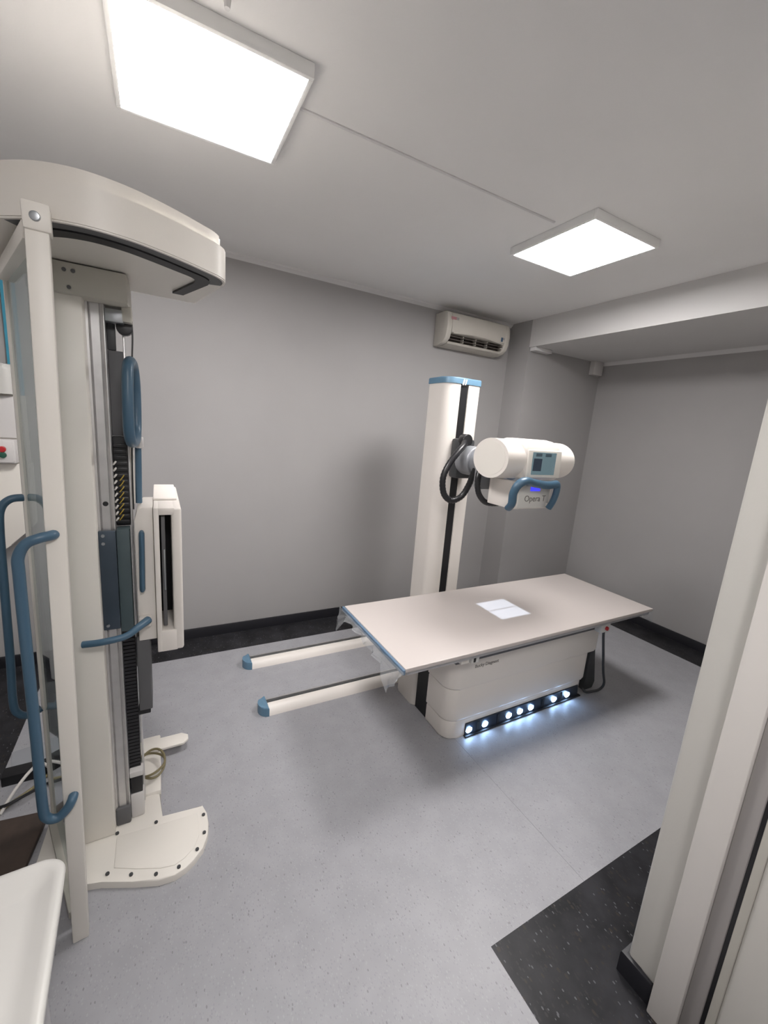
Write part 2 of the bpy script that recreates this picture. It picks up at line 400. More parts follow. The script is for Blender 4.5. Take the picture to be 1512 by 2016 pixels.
rail(2.272, 'white floor rail with blue end cap partly under the table')

# ------------------------------------------------------------------ tube stand
def make_tube_stand():
    xc, yf = 1.985, 2.50
    t_ = thing('tube_stand', 'tall white column with a blue cap carrying an x-ray tube head', 'x-ray machine', (xc, 2.6, 0.05))
    x0, x1 = xc-0.15, xc+0.15
    obj('carriage', prism(rrect(xc-0.30, xc+0.30, 2.30, 2.93, 0.05), 0.06, 0.20, 0.02), 'white_shell', t_)
    # column: two front plates leave a slot between them
    sw = 0.037
    col = [(xc-sw, yf), (xc-sw, yf+0.05), (xc+sw, yf+0.05), (xc+sw, yf)]
    r = 0.085
    left = [(x0+r-r*math.sin(R(a)), yf+r-r*math.cos(R(a))) for a in range(0, 91, 15)]
    right = [(x1-0.018+0.018*math.sin(R(a)), yf+0.018-0.018*math.cos(R(a))) for a in range(90, -1, -30)]
    poly = left + [(x0, yf+0.24), (x1, yf+0.24)] + right + [(xc+sw, yf), (xc+sw, yf+0.05), (xc-sw, yf+0.05), (xc-sw, yf)]
    c = obj('column', prism(poly, 0.20, 2.165), 'white_shell', t_)
    obj('slot_belt', box(xc-sw+0.002, xc+sw-0.002, yf+0.008, yf+0.014, 0.20, 2.15), 'black', t_)
    cap = [(x+(0.006 if x > xc else -0.006), y-(0.006 if y < yf+0.1 else -0.006)) for x, y in left + [(x0, yf+0.24), (x1, yf+0.24)] + right]
    cp = obj('top_cap', prism(cap, 2.165, 2.208, 0.008, bottom=False), 'blue_cap', t_)
    b = NB()
    for k in (-1, 1): box(xc-0.012+k*0.010-0.005, xc-0.012+k*0.010+0.005, yf-0.012, yf-0.006, 2.158, 2.198, bm=b, rot=Matrix.Rotation(R(14), 3, 'Y'))
    obj('emblem', b, 'cap_white', cp)
    # carriage on the column and telescopic arm
    za = 1.625
    obj('arm_carriage', box(xc-0.075, xc+0.075, yf-0.10, yf-0.002, za-0.14, za+0.15, 0.02), 'dark_grey', t_)
    obj('arm_collar', cyl((xc, yf-0.10, za), (xc, yf-0.24, za), 0.105, n=32, bev=0.012), 'arm_grey', t_)
    obj('arm', cyl((xc, yf-0.24, za-0.005), (xc, 1.93, za), 0.085, n=32, bev=0.004), 'arm_grey', t_)
    obj('swivel_plate', box(xc-0.17, xc+0.10, 2.02, 2.10, za-0.16, za+0.05, 0.02), 'arm_grey', t_)
    # tube head: cylinder along X with fatter middle housing
    yh, zh = 1.855, 1.682
    def drum(xa, xb, ry, rz, bev, seg=4):
        b = cyl((xa, 0, 0), (xb, 0, 0), rz, n=48, bev=bev, seg=seg)
        bmesh.ops.scale(b, vec=(1, ry/rz, 1), verts=b.verts[:]); bmesh.ops.translate(b, vec=(0, yh, zh), verts=b.verts[:]); return b
    hd = obj('tube_housing', drum(1.716, 1.93, 0.148, 0.117, 0.020), 'white_shell', t_)
    obj('end_disc', drum(1.7145, 1.720, 0.124, 0.0985, 0.002, 2), 'cream', hd)
    obj('right_end', drum(2.08, 2.280, 0.145, 0.113, 0.042, 5), 'white_shell', hd)
    prof = [(1.725, 1.572), (1.703, 1.600), (1.710, 1.740), (1.735, 1.782), (1.78, 1.800), (1.84, 1.808), (1.90, 1.806), (1.975, 1.785), (2.00, 1.74), (2.00, 1.60), (1.96, 1.572)]
    obj('middle_body', extr(prof, 'x', 1.852, 2.150, 0.018, seg=3), 'white_shell', hd)
    bz = obj('display_bezel', box(1.862, 2.140, 1.697, 1.712, 1.588, 1.748, 0.006, rot=Matrix.Rotation(R(-2), 3, 'X')), 'cream', hd)
    obj('display', box(1.893, 2.085, 1.6925, 1.6985, 1.606, 1.736, 0.001), 'lcd', hd)
    obj('display_field', box(1.900, 1.968, 1.6915, 1.6930, 1.628, 1.700), 'lcd_dark', hd)
    obj('display_field', box(1.913, 1.962, 1.6915, 1.6930, 1.712, 1.730), 'lcd_mid', hd)
    obj('display_field', box(1.992, 2.042, 1.6915, 1.6930, 1.712, 1.730), 'lcd_mid', hd)
    # collimator: open shaft so that its lamp shines down on the table
    cx0, cx1, cy0, cy1, cz0, cz1 = 1.832, 2.146, 1.742, 1.960, 1.392, 1.558
    b = box(cx0, cx1, cy0, cy0+0.03, cz0, cz1, 0.006); box(cx0, cx1, cy1-0.03, cy1, cz0, cz1, 0.006, bm=b)
    box(cx0, cx0+0.03, cy0+0.02, cy1-0.02, cz0, cz1, 0.004, bm=b); box(cx1-0.03, cx1, cy0+0.02, cy1-0.02, cz0, cz1, 0.004, bm=b)
    co = obj('collimator', b, 'white_shell', t_)
    lx, ly, lz = 1.989, 1.851, 1.545
    k = (lz-1.400)/(lz-0.69); hx, hy = 0.1275*k, 0.1265*k
    b = box(cx0+0.02, lx-hx, cy0+0.02, cy1-0.02, 1.398, 1.402); box(lx+hx, cx1-0.02, cy0+0.02, cy1-0.02, 1.398, 1.402, bm=b)
    box(lx-hx, lx+hx, cy0+0.02, ly-hy, 1.398, 1.402, bm=b); box(lx-hx, lx+hx, ly+hy, cy1-0.02, 1.398, 1.402, bm=b)
    obj('shutter_plate', b, 'black', co)
    b = box(lx-hx, lx+hx, ly-0.0006, ly+0.0006, 1.399, 1.401)
    obj('cross_hair', b, 'black', co)
    fp = obj('front_plate', box(1.862, 2.128, 1.735, 1.7425, 1.398, 1.535, 0.004), 'white_plastic', co)
    obj('blue_display', box(1.955, 2.035, 1.7322, 1.7355, 1.503, 1.532), 'screen_blue', co)
    m = Matrix.Translation((2.005, 1.7345, 1.455)) @ Matrix.Rotation(R(90), 4, 'X')
    obj('lettering', text_bm('Opera T', 0.052, m), 'text_grey', co)
    ld = bpy.data.lights.new('field_lamp', 'SPOT'); ld.energy = 42; ld.color = (0.68, 0.82, 1.0); ld.spot_size = R(60); ld.spot_blend = 0.0; ld.shadow_soft_size = 0.002
    lo = bpy.data.objects.new('field_lamp', ld); COL.objects.link(lo); lo.parent = co
    lo.location = Vector((lx, ly, lz)) - ORG[co.as_pointer()]
    # blue yoke handle round the collimator
    yh_ = 1.668
    pts = [(1.778, 1.72, 1.405), (1.768, yh_+0.02, 1.44), (1.758, yh_+0.01, 1.50), (1.775, yh_, 1.548), (1.82, yh_-0.005, 1.572), (1.90, yh_, 1.560), (2.00, yh_, 1.549), (2.06, yh_, 1.552), (2.098, yh_+0.005, 1.553), (2.116, yh_+0.01, 1.535), (2.118, yh_+0.015, 1.49), (2.112, yh_+0.025, 1.44), (2.106, 1.71, 1.400)]
    obj('handle', tube(pts, lambda s: 0.019 + 0.012*math.exp(-((s-0.33)/0.10)**2), 14, rx=0.024, up=(0, 0, 1)), 'blue', t_)
    obj('handle_bracket', box(1.768, 1.831, 1.705, 1.735, 1.405, 1.43, 0.004), 'white_shell', t_)
    obj('handle_bracket', box(2.100, 2.126, 1.715, 1.734, 1.405, 1.43, 0.004), 'white_shell', t_)
    # ribbed hoses
    pts = [(xc-0.03, yf-0.09, za+0.14), (1.90, 2.33, 1.735), (1.835, 2.30, 1.69), (1.755, 2.29, 1.60), (1.715, 2.29, 1.50), (1.735, 2.29, 1.395), (1.800, 2.285, 1.345), (1.875, 2.27, 1.375), (1.915, 2.25, 1.46), (1.925, 2.22, 1.56), (1.945, 2.16, 1.67), (1.98, 2.08, 1.745), (2.02, 1.99, 1.74)]
    obj('hose', tube(pts, 0.0225, 12, sub=9, ribs=0.10), 'black_rubber', t_)
    pts = [(1.83, 2.05, 1.62), (1.795, 2.03, 1.54), (1.800, 2.02, 1.46), (1.828, 2.01, 1.41), (1.87, 2.00, 1.382), (1.95, 1.99, 1.378), (2.02, 1.982, 1.40), (2.03, 1.962, 1.45)]
    obj('hose', tube(pts, 0.019, 12, sub=8, ribs=0.10), 'black_rubber', t_)
    b = cyl((1.955, 2.42, 1.765), (1.955, 2.36, 1.765), 0.045, n=24, bev=0.006)
    obj('hose_clamp', b, 'black_rubber', t_)
make_tube_stand()

# ------------------------------------------------------------------ patient table
TZ = 0.69
def make_table():
    x0, x1, y0, y1 = 1.005, 3.080, 1.478, 2.228
    t_ = thing('examination_table', 'long white x-ray table with a blue left edge', 'x-ray table', (2.05, 1.86, 0))
    obj('tabletop', box(x0, x1, y0, y1, TZ-0.022, TZ, 0.004), 'table_laminate', t_)
    obj('end_strip', box(x0-0.016, x0-0.0005, y0-0.004, y1+0.004, TZ-0.030, TZ-0.002, 0.005), 'blue_edge', t_)
    obj('side_rail', box(x0+0.02, x1-0.02, y0+0.012, y0+0.05, TZ-0.045, TZ-0.0225, 0.002), 'aluminium', t_)
    obj('side_rail', box(x0+0.02, x1-0.02, y1-0.05, y1-0.012, TZ-0.045, TZ-0.0225, 0.002), 'aluminium', t_)
    obj('under_frame', box(1.42, 2.76, 1.60, 2.20, 0.545, TZ-0.0225, 0.004), 'mid_grey', t_)
    # pedestal in three mouldings
    def shell(xa, xb, z0, z1, dy=0.0):
        return prism(rrect(xa, xb, 1.652+dy, 1.868, 0.075, 8, (1, 1, 0, 0)), z0, z1, 0.010, 3)
    p = obj('pedestal_foot', shell(1.455, 2.705, 0.0, 0.122), 'white_shell', t_)
    obj('pedestal_middle', shell(1.448, 2.735, 0.124, 0.335, -0.004), 'white_shell', t_)
    obj('pedestal_top', shell(1.440, 2.82, 0.337, 0.600, -0.008), 'white_shell', t_)
    obj('bellows', box(1.465, 2.68, 1.869, 2.005, 0.0, 0.585), 'black', t_)
    obj('rear_cover', prism(rrect(1.445, 2.74, 2.006, 2.225, 0.03), 0.0, 0.57, 0.01), 'white_shell', t_)
    # lamp strip at the front of the foot
    s = obj('lamp_strip', extr([(1.655, 0.006), (1.640, 0.008), (1.646, 0.082), (1.655, 0.088)], 'x', 1.595, 2.640, 0.003), 'strip_navy', t_)
    obj('strip_lip', box(1.59, 2.66, 1.628, 1.650, 0.001, 0.010, 0.002), 'black', t_)
    for x in (1.622, 1.752, 1.955, 2.055, 2.158, 2.385, 2.522):
        obj('lamp', cyl((x, 1.6435, 0.038), (x, 1.6360, 0.036), 0.025, 0.018, 16, 0.003, seg=2), 'led_light', s)
    for x in (1.69, 1.86, 2.27, 2.45): obj('strip_divider', box(x-0.010, x+0.010, 1.638, 1.6425, 0.012, 0.078), 'black', s)
    # clips, switches, lettering under the front edge
    c1 = obj('grip', box(1.455, 1.512, 1.520, 1.575, 0.590, 0.650, 0.006), 'white_plastic', t_)
    obj('grip_slot', box(1.470, 1.486, 1.5175, 1.522, 0.598, 0.632, 0.003), 'black', c1)
    obj('grip', box(1.385, 1.440, 1.520, 1.575, 0.600, 0.650, 0.006), 'cream', t_)
    m = Matrix.Translation((1.700, 1.6425, 0.470)) @ Matrix.Rotation(R(90), 4, 'X')
    obj('lettering', text_bm('Bucky Diagnost', 0.030, m), 'text_grey', t_)
    c2 = obj('switch_block', box(2.585, 2.685, 1.525, 1.575, 0.560, 0.640, 0.008), 'white_plastic', t_)
    obj('switch', cyl((2.638, 1.528, 0.592), (2.638, 1.512, 0.592), 0.014, n=16, bev=0.003), 'red_button', c2)
    pts = [(2.66, 1.55, 0.565), (2.70, 1.57, 0.50), (2.775, 1.59, 0.34), (2.835, 1.60, 0.18), (2.875, 1.60, 0.07), (2.855, 1.61, 0.020), (2.79, 1.62, 0.012), (2.730, 1.635, 0.012), (2.715, 1.66, 0.03)]
    obj('cable', tube(pts, 0.009, 10), 'dark_grey', t_)
    b = NB()
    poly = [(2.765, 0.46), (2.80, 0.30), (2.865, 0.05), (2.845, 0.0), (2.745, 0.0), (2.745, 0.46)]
    obj('dark_plate', extr(poly, 'y', 1.665, 1.90, 0.006), 'dark_grey', t_)  # dark tapering plate filling the area between pedestal and cable
    obj('corner_tab', box(3.00, 3.07, 1.50, 1.53, TZ-0.06, TZ-0.023, 0.004), 'white_plastic', t_)
make_table()

def sheet_film(name, rows, label, m='plastic_film', jit=0.0):
    b = bmesh.new(); g = [[b.verts.new(Vector(p)+Vector((random.uniform(-jit, jit), random.uniform(-jit, jit), random.uniform(-jit, jit)))) for p in r] for r in rows]
    for i in range(len(g)-1):
        for j in range(len(g[0])-1): b.faces.new((g[i][j], g[i][j+1], g[i+1][j+1], g[i+1][j]))
    b.normal_update()
    return tag(obj(name, b, m, smooth=20), label, 'plastic film')
# clear wrapping hanging off the left end of the tabletop
rows = []
for i in range(9):
    s = i/8; r = []
    for j in range(25):
        y = 2.255 - j/24*0.80
        e = abs(j/24-0.5)*2
        drop = (0.030 + 0.13*math.exp(-((y-2.24)/0.07)**2) + 0.13*math.exp(-((y-1.575)/0.06)**2) + 0.03*math.exp(-((y-1.75)/0.12)**2))*s
        x = 0.985 - 0.014*math.sin(j*1.7)*s - 0.020*s
        yy = y - (0.0 if j < 12 else 0.03*s*math.sin(j*2.3))
        r.append((x, yy, TZ-0.008-drop))
    rows.append(r)
sheet_film('plastic_wrap', rows, 'clear plastic wrap hanging from the blue left edge of the table', jit=0.003)
rows = []
for i in range(6):
    s = i/5
    rows.append([(3.084+0.015*s+0.006*math.sin(j*1.9), 1.475+j*0.06, TZ-0.006-(0.105-0.006*j)*s) for j in range(8)])
sheet_film('plastic_wrap', rows, 'clear plastic wrap hanging from the right end of the table', jit=0.003)

# ------------------------------------------------------------------ detector stand (left)
def make_detector_stand():
    t_ = thing('detector_stand', 'tall cream detector stand under a curved canopy with blue handles', 'detector stand', (-0.18, 1.80, 0))
    # floor plate: fan-shaped front, spine, rear bar
    fan = [(-0.46, 1.93), (-0.47, 1.74), (-0.40, 1.62), (-0.30, 1.580), (-0.238, 1.563), (-0.137, 1.517), (-0.046, 1.482), (0.010, 1.476), (0.050, 1.488), (0.080, 1.508), (0.118, 1.546), (0.142, 1.600), (0.150, 1.654), (0.148, 1.71), (0.134, 1.757), (-0.036, 1.762), (-0.036, 1.90), (-0.12, 1.93)]
    bp = obj('base_plate', prism(fan, 0.0, 0.030, 0.006, 2, bottom=False), 'cream', t_)
    inner = [(-0.20, 1.600), (-0.12, 1.560), (-0.04, 1.525), (0.01, 1.515), (0.045, 1.528), (0.085, 1.56), (0.107, 1.605), (0.113, 1.655), (0.108, 1.72), (-0.05, 1.728), (-0.20, 1.74)]
    obj('top_plate', prism(inner, 0.0302, 0.033, 0.002, bottom=False), 'cream', bp)
    for p in ((-0.22, 1.585), (-0.14, 1.545), (-0.055, 1.507), (0.025, 1.50), (0.095, 1.545), (0.128, 1.61), (0.133, 1.70), (-0.055, 1.745), (-0.20, 1.755), (-0.43, 1.85), (-0.43, 1.72)):
        obj('bolt', cyl((p[0], p[1], 0.0302), (p[0], p[1], 0.036), 0.007, n=8), 'dark_grey', bp)
    obj('spine', box(-0.125, -0.034, 1.905, 2.30, 0.0, 0.045, 0.008), 'cream', t_)
    obj('rear_bar', prism([(-0.45, 2.16), (0.075, 2.165), (0.10, 2.19), (0.10, 2.225), (0.07, 2.25), (-0.45, 2.255)], 0.0455, 0.060, 0.004), 'cream', t_)
    # column
    obj('column', box(-0.345, -0.205, 1.755, 1.93, 0.030, 2.20, 0.006), 'cream', t_)
    rl = obj('guide_rail', extr([(-0.2045, 0), (-0.2045, 0.075), (-0.195, 0.075), (-0.192, 0.068), (-0.165, 0.068), (-0.162, 0.078), (-0.152, 0.078), (-0.152, 0)], 'y', 0, 1), 'aluminium', t_) if False else None
    b = prism([(-0.2045, 1.800), (-0.197, 1.800), (-0.195, 1.808), (-0.190, 1.803), (-0.166, 1.803), (-0.163, 1.810), (-0.154, 1.803), (-0.151, 1.803), (-0.151, 1.90), (-0.2045, 1.90)], 0.030, 2.145)
    rl = obj('guide_rail', b, 'aluminium', t_)
    obj('rail_hole', cyl((-0.178, 1.8035, 1.452), (-0.178, 1.8015, 1.452), 0.009, n=14), 'black', rl)
    obj('rail_foot', box(-0.205, -0.150, 1.790, 1.91, 0.030, 0.115, 0.006), 'mid_grey', t_)
    obj('far_rail', box(-0.1035, -0.097, 1.855, 1.905, 0.060, 2.10, 0.001), 'aluminium', t_)
    obj('far_strip', box(-0.0965, -0.086, 1.86, 1.90, 1.44, 1.72, 0.001), 'cream', t_)
    obj('counterweight', box(-0.1505, -0.1045, 1.865, 1.885, 1.70, 2.005, 0.002), 'mid_grey', t_)
    obj('counterweight_bracket', box(-0.1505, -0.125, 1.860, 1.880, 2.006, 2.095, 0.002), 'dark_grey', t_)
    obj('gear_motor', box(-0.150, -0.095, 1.80, 1.88, 2.092, 2.135, 0.004), 'steel', t_)
    pu = obj('pulley', cyl((-0.095, 1.835, 2.085), (-0.095, 1.865, 2.085), 0.026, n=20, bev=0.003), 'black_rubber', t_)
    obj('belt', tube([(-0.072, 1.84, 2.11), (-0.0715, 1.84, 2.05), (-0.078, 1.84, 1.93), (-0.090, 1.845, 1.60), (-0.092, 1.85, 1.42)], 0.0028, 6), 'black_rubber', t_)
    # cable chain: dark trough full of wire ends
    ch = obj('cable_trough', box(-0.1505, -0.104, 1.850, 1.905, 1.355, 1.698, 0.003), 'black', t_)
    for k in range(14):
        z = 1.665-k*0.0225
        obj('chain_link', box(-0.149, -0.106, 1.842, 1.850, z-0.007, z+0.007, 0.002), 'black_rubber', ch)
    for k in range(8):
        z = 1.545-k*0.022
        a = obj('wire_end', tube([(-0.118-0.001*k, 1.842, z+0.010), (-0.124-0.001*k, 1.838, z), (-0.132-0.001*k, 1.840, z-0.011)], 0.0022, 6, sub=3), 'yellow_wire', ch)
    for k in range(10):
        z = 1.60-k*0.024
        obj('wire_end', tube([(-0.142, 1.840, z+0.006), (-0.146, 1.836, z), (-0.150, 1.838, z-0.006)], 0.0035, 6, sub=3), 'white_wire', ch)
    # steel carriage plates
    obj('carriage_plate', box(-0.205, -0.150, 1.783, 1.799, 0.955, 1.352, 0.003), 'steel_blue', t_)
    obj('carriage_core', box(-0.1495, -0.106, 1.795, 1.86, 0.935, 1.353, 0.003), 'teal_grey', t_)
    for z in (1.335, 1.305, 0.975): obj('bolt', cyl((-0.190, 1.783, z), (-0.190, 1.777, z), 0.006, n=8), 'steel', t_)
    # lower ribbed bellows chain
    b = NB()
    for k in range(46):
        z = 0.905-k*0.0165
        box(-0.158, -0.108, 1.842, 1.895, z-0.0062, z+0.0062, bm=b)
    box(-0.150, -0.115, 1.85, 1.89, 0.13, 0.91, bm=b)
    bl = obj('cable_chain', b, 'black_rubber', t_)
    obj('grey_box', box(-0.100, -0.052, 1.80, 1.92, 0.560, 0.905, 0.004), 'mid_grey', t_)
    obj('box_foot', box(-0.105, -0.060, 1.81, 1.90, 0.535, 0.560, 0.003), 'black', t_)
    obj('stop_block', box(-0.150, -0.100, 1.81, 1.90, 0.0302, 0.15, 0.005), 'panel_white', t_)
    obj('black_buffer', box(-0.147, -0.103, 1.815, 1.89, 0.1505, 0.235, 0.003), 'black', t_)
    obj('buffer_bracket', box(-0.150, -0.098, 1.81, 1.89, 0.2355, 0.262, 0.004), 'panel_white', t_)
    # carriage arm and bucky box
    poly = [(-0.090, 1.385), (-0.080, 1.425), (-0.062, 1.438), (-0.026, 1.438), (-0.026, 0.885), (-0.090, 0.885)]
    obj('carriage_arm', extr(poly, 'y', 1.79, 2.02, 0.006), 'white_shell', t_)
    obj('side_grip', tube([(-0.066, 1.778, 1.335), (-0.066, 1.772, 1.325), (-0.068, 1.772, 1.22), (-0.070, 1.774, 1.125), (-0.070, 1.780, 1.115)], 0.0165, 14, rx=0.010, sub=5), 'blue', t_)
    y0, y1 = 1.76, 2.30
    x0, x1, z0, z1 = -0.025, 0.072, 0.838, 1.440
    sx0, sx1, sz0, sz1 = -0.006, 0.036, 0.930, 1.412
    # housing front with a real slot opening
    b = box(x0, sx0, y0, y1, z0, z1, 0.004); box(sx1, x1, y0, y1, z0, z1, 0.010, bm=b, seg=3)
    box(sx0-0.004, sx1+0.012, y0, y1, sz1, z1, 0.003, bm=b); box(sx0-0.004, sx1+0.012, y0, y1, z0, sz0, 0.003, bm=b)
    bk = obj('bucky_housing', b, 'white_shell', t_)
    obj('cassette_tray', box(0.000, 0.014, y0+0.025, y1-0.05, sz0+0.010, sz1-0.010, 0.002), 'mid_grey', bk)
    obj('slot_back', box(sx0, sx1, y0+0.20, y0+0.21, sz0, sz1), 'black', bk)
    obj('tray_handle', box(0.006, 0.012, y0+0.012, y0+0.026, 1.10, 1.27, 0.002), 'steel', bk)
    obj('top_cover', box(-0.026, 0.062, y0+0.16, y1, z1+0.0005, z1+0.010, 0.004), 'white_shell', bk)
    # overhead blue grip with its rod
    loop = [(-0.084, 1.705, 1.93), (-0.081, 1.735, 1.957), (-0.078, 1.80, 1.968), (-0.074, 1.87, 1.955), (-0.071, 1.91, 1.90), (-0.071, 1.92, 1.82), (-0.073, 1.905, 1.73), (-0.076, 1.86, 1.69), (-0.082, 1.78, 1.682), (-0.086, 1.72, 1.695), (-0.088, 1.695, 1.74), (-0.087, 1.69, 1.83)]
    obj('overhead_grip', tube(loop, 0.0175, 14, closed=True, sub=6), 'blue', t_)
    obj('grip_clamp', box(-0.080, -0.052, 1.88, 1.93, 1.655, 1.70, 0.006), 'panel_white', t_)
    obj('grip_rod', tube([(-0.070, 1.91, 1.70), (-0.072, 1.905, 1.58), (-0.075, 1.90, 1.435)], 0.0115, 12), 'blue', t_)
    # blue lever across the column
    obj('lever', tube([(-0.262, 1.70, 0.952), (-0.20, 1.685, 0.958), (-0.13, 1.69, 0.965), (-0.088, 1.72, 0.980), (-0.055, 1.765, 0.985)], lambda s: 0.0125+0.007*max(0, s-0.5), 12), 'blue', t_)
    obj('lever_mount', box(-0.088, -0.045, 1.765, 1.80, 0.955, 0.998, 0.006), 'white_shell', t_)
    # top bracket
    b = box(-0.345, -0.075, 1.74, 1.96, 2.145, 2.240, 0.008)
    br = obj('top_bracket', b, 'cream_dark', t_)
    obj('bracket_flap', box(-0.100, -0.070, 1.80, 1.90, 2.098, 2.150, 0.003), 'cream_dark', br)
    for p in ((-0.245, 2.215), (-0.222, 2.215), (-0.235, 2.165)): obj('screw', cyl((p[0], 1.741, p[1]), (p[0], 1.737, p[1]), 0.006, n=8), 'mid_grey', br)
    # canopy
    can = [(-0.52, 1.70), (-0.47, 1.59), (-0.40, 1.535), (-0.33, 1.468), (-0.254, 1.415), (-0.18, 1.390), (-0.112, 1.389), (-0.035, 1.408), (0.039, 1.445), (0.095, 1.480), (0.150, 1.520), (0.190, 1.552), (0.212, 1.590), (0.214, 1.64), (0.150, 1.985), (-0.52, 1.985)]
    pts = [(p.x, p.y) for p in smooth_path([(x, y, 0) for x, y in can[:14]], 4)] + can[14:]
    cn = obj('canopy', prism(pts, 2.243, 2.334, 0.005, bottom=True), 'cream', t_)
    def inset(poly, d, cx=-0.12, cy=1.75):
        out = []
        for x, y in poly:
            v = Vector((x-cx, y-cy)); out.append(tuple(Vector((x, y)) - v.normalized()*d))
        return out
    obj('canopy_top', prism(inset(pts, 0.018), 2.3345, 2.372, 0.018, 4, bottom=False), 'cream', cn)
    front = [(p.x, p.y) for p in smooth_path([(x, y, 0) for x, y in can[3:14]], 4)]
    def band(d0, d1, z0, z1, tail):
        A = inset(front, d0) + tail[0]; B = inset(front, d1) + tail[1]
        b = bmesh.new(); n = len(A)
        V = [[b.verts.new((x, y, z)) for x, y in L] for L in (A, B) for z in (z0, z1)]
        for i in range(n-1):
            for a, c in ((0, 1), (2, 3), (0, 2), (1, 3)): b.faces.new((V[a][i], V[a][i+1], V[c][i+1], V[c][i]))
        for i in (0, n-1): b.faces.new((V[0][i], V[1][i], V[3][i], V[2][i]))
        return b
    obj('channel', band(0.012, 0.050, 2.2395, 2.2428, ([], [])), 'mid_grey', cn)
    obj('track', band(0.052, 0.098, 2.236, 2.2428, ([(0.098, 1.86)], [(0.062, 1.86)])), 'black', cn)
    obj('lip', band(0.002, 0.010, 2.2385, 2.2428, ([], [])), 'cream', cn)
    return t_
make_detector_stand()

# coil of cable lying on the stand's foot
pts = [(-0.075+0.060*math.cos(a), 2.045+0.085*math.sin(a), 0.085+0.014*math.sin(a*1.5)) for a in [i*math.pi/8 for i in range(33)]]
tag(obj('cable_coil', tube(pts, 0.0055, 8, sub=3), 'olive_wire'), 'small loop of olive cable lying on the foot of the detector stand', 'cable')

# ------------------------------------------------------------------ glazed screen frame with blue handles
def make_screen():
    t_ = thing('screen_frame', 'leaning cream glazed frame with long blue handles in front of the column', 'screen frame', (-0.30, 1.60, 0))
    B0, T0 = Vector((-0.284, 1.425, 0.0)), Vector((-0.239, 1.378, 2.250))
    B1, T1 = Vector((-0.440, 1.925, 0.0305)), Vector((-0.428, 1.925, 2.240))
    def bar(p, q, wx, wy, bev=0.003, ang=0.0):
        d = q-p; b = box(-wx/2, wx/2, -wy/2, wy/2, 0, d.length, bev)
        rot = d.to_track_quat('Z', 'Y').to_matrix() if abs(d.normalized().z) < 0.5 else Vector((0, 0, 1)).rotation_difference(d.normalized()).to_matrix() @ Matrix.Rotation(ang, 3, 'Z')
        bmesh.ops.transform(b, matrix=Matrix.Translation(p) @ rot.to_4x4(), verts=b.verts[:])
        return b
    obj('front_post', bar(B0, T0, 0.046, 0.046, 0.004, R(6)), 'cream', t_)
    obj('rear_post', bar(B1, T1, 0.018, 0.03, 0.002, R(15)), 'cream', t_)
    obj('top_bar', bar(Vector((-0.250, 1.405, 2.205)), Vector((-0.424, 1.915, 2.205)), 0.05, 0.042), 'cream', t_)
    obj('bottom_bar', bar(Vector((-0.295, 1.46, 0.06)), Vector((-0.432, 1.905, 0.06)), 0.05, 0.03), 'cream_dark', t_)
    cp = obj('corner_cap', bar(T0+Vector((0.001, -0.002, -0.055)), T0+Vector((0.0, -0.002, 0.006)), 0.054, 0.052, 0.005, R(6)), 'cream', t_)
    obj('bolt', cyl((-0.238, 1.3525, 2.224), (-0.238, 1.346, 2.224), 0.011, n=16, bev=0.002), 'steel', cp)
    # pane
    b = bmesh.new()
    q = [Vector((-0.291, 1.455, 0.085)), Vector((-0.4325, 1.908, 0.085)), Vector((-0.4215, 1.908, 2.18)), Vector((-0.252, 1.425, 2.18))]
    nrm = Vector((-0.94, -0.33, 0))*0.003
    V = [b.verts.new(v) for v in q] + [b.verts.new(v+nrm) for v in q]
    for f in ((0, 1, 2, 3), (4, 5, 6, 7), (0, 1, 5, 4), (1, 2, 6, 5), (2, 3, 7, 6), (3, 0, 4, 7)): b.faces.new([V[i] for i in f])
    obj('pane', b, 'glass', t_)
    # handles
    h1 = [(-0.256, 1.385, 1.452), (-0.261, 1.364, 1.452), (-0.285, 1.350, 1.449), (-0.312, 1.346, 1.436), (-0.329, 1.345, 1.402), (-0.331, 1.346, 1.35), (-0.332, 1.348, 1.15), (-0.333, 1.354, 0.85), (-0.336, 1.362, 0.62), (-0.330, 1.365, 0.568), (-0.305, 1.368, 0.553), (-0.280, 1.372, 0.573), (-0.268, 1.380, 0.593), (-0.266, 1.400, 0.600)]
    obj('handle', tube(h1, 0.0135, 14), 'blue', t_)
    h2 = [(-0.437, 1.915, 1.458), (-0.470, 1.90, 1.455), (-0.495, 1.89, 1.425), (-0.503, 1.885, 1.36), (-0.508, 1.885, 1.15), (-0.514, 1.885, 0.85), (-0.520, 1.885, 0.66), (-0.508, 1.89, 0.605), (-0.480, 1.90, 0.585), (-0.444, 1.915, 0.595)]
    obj('handle', tube(h2, 0.0135, 14), 'blue', t_)
make_screen()

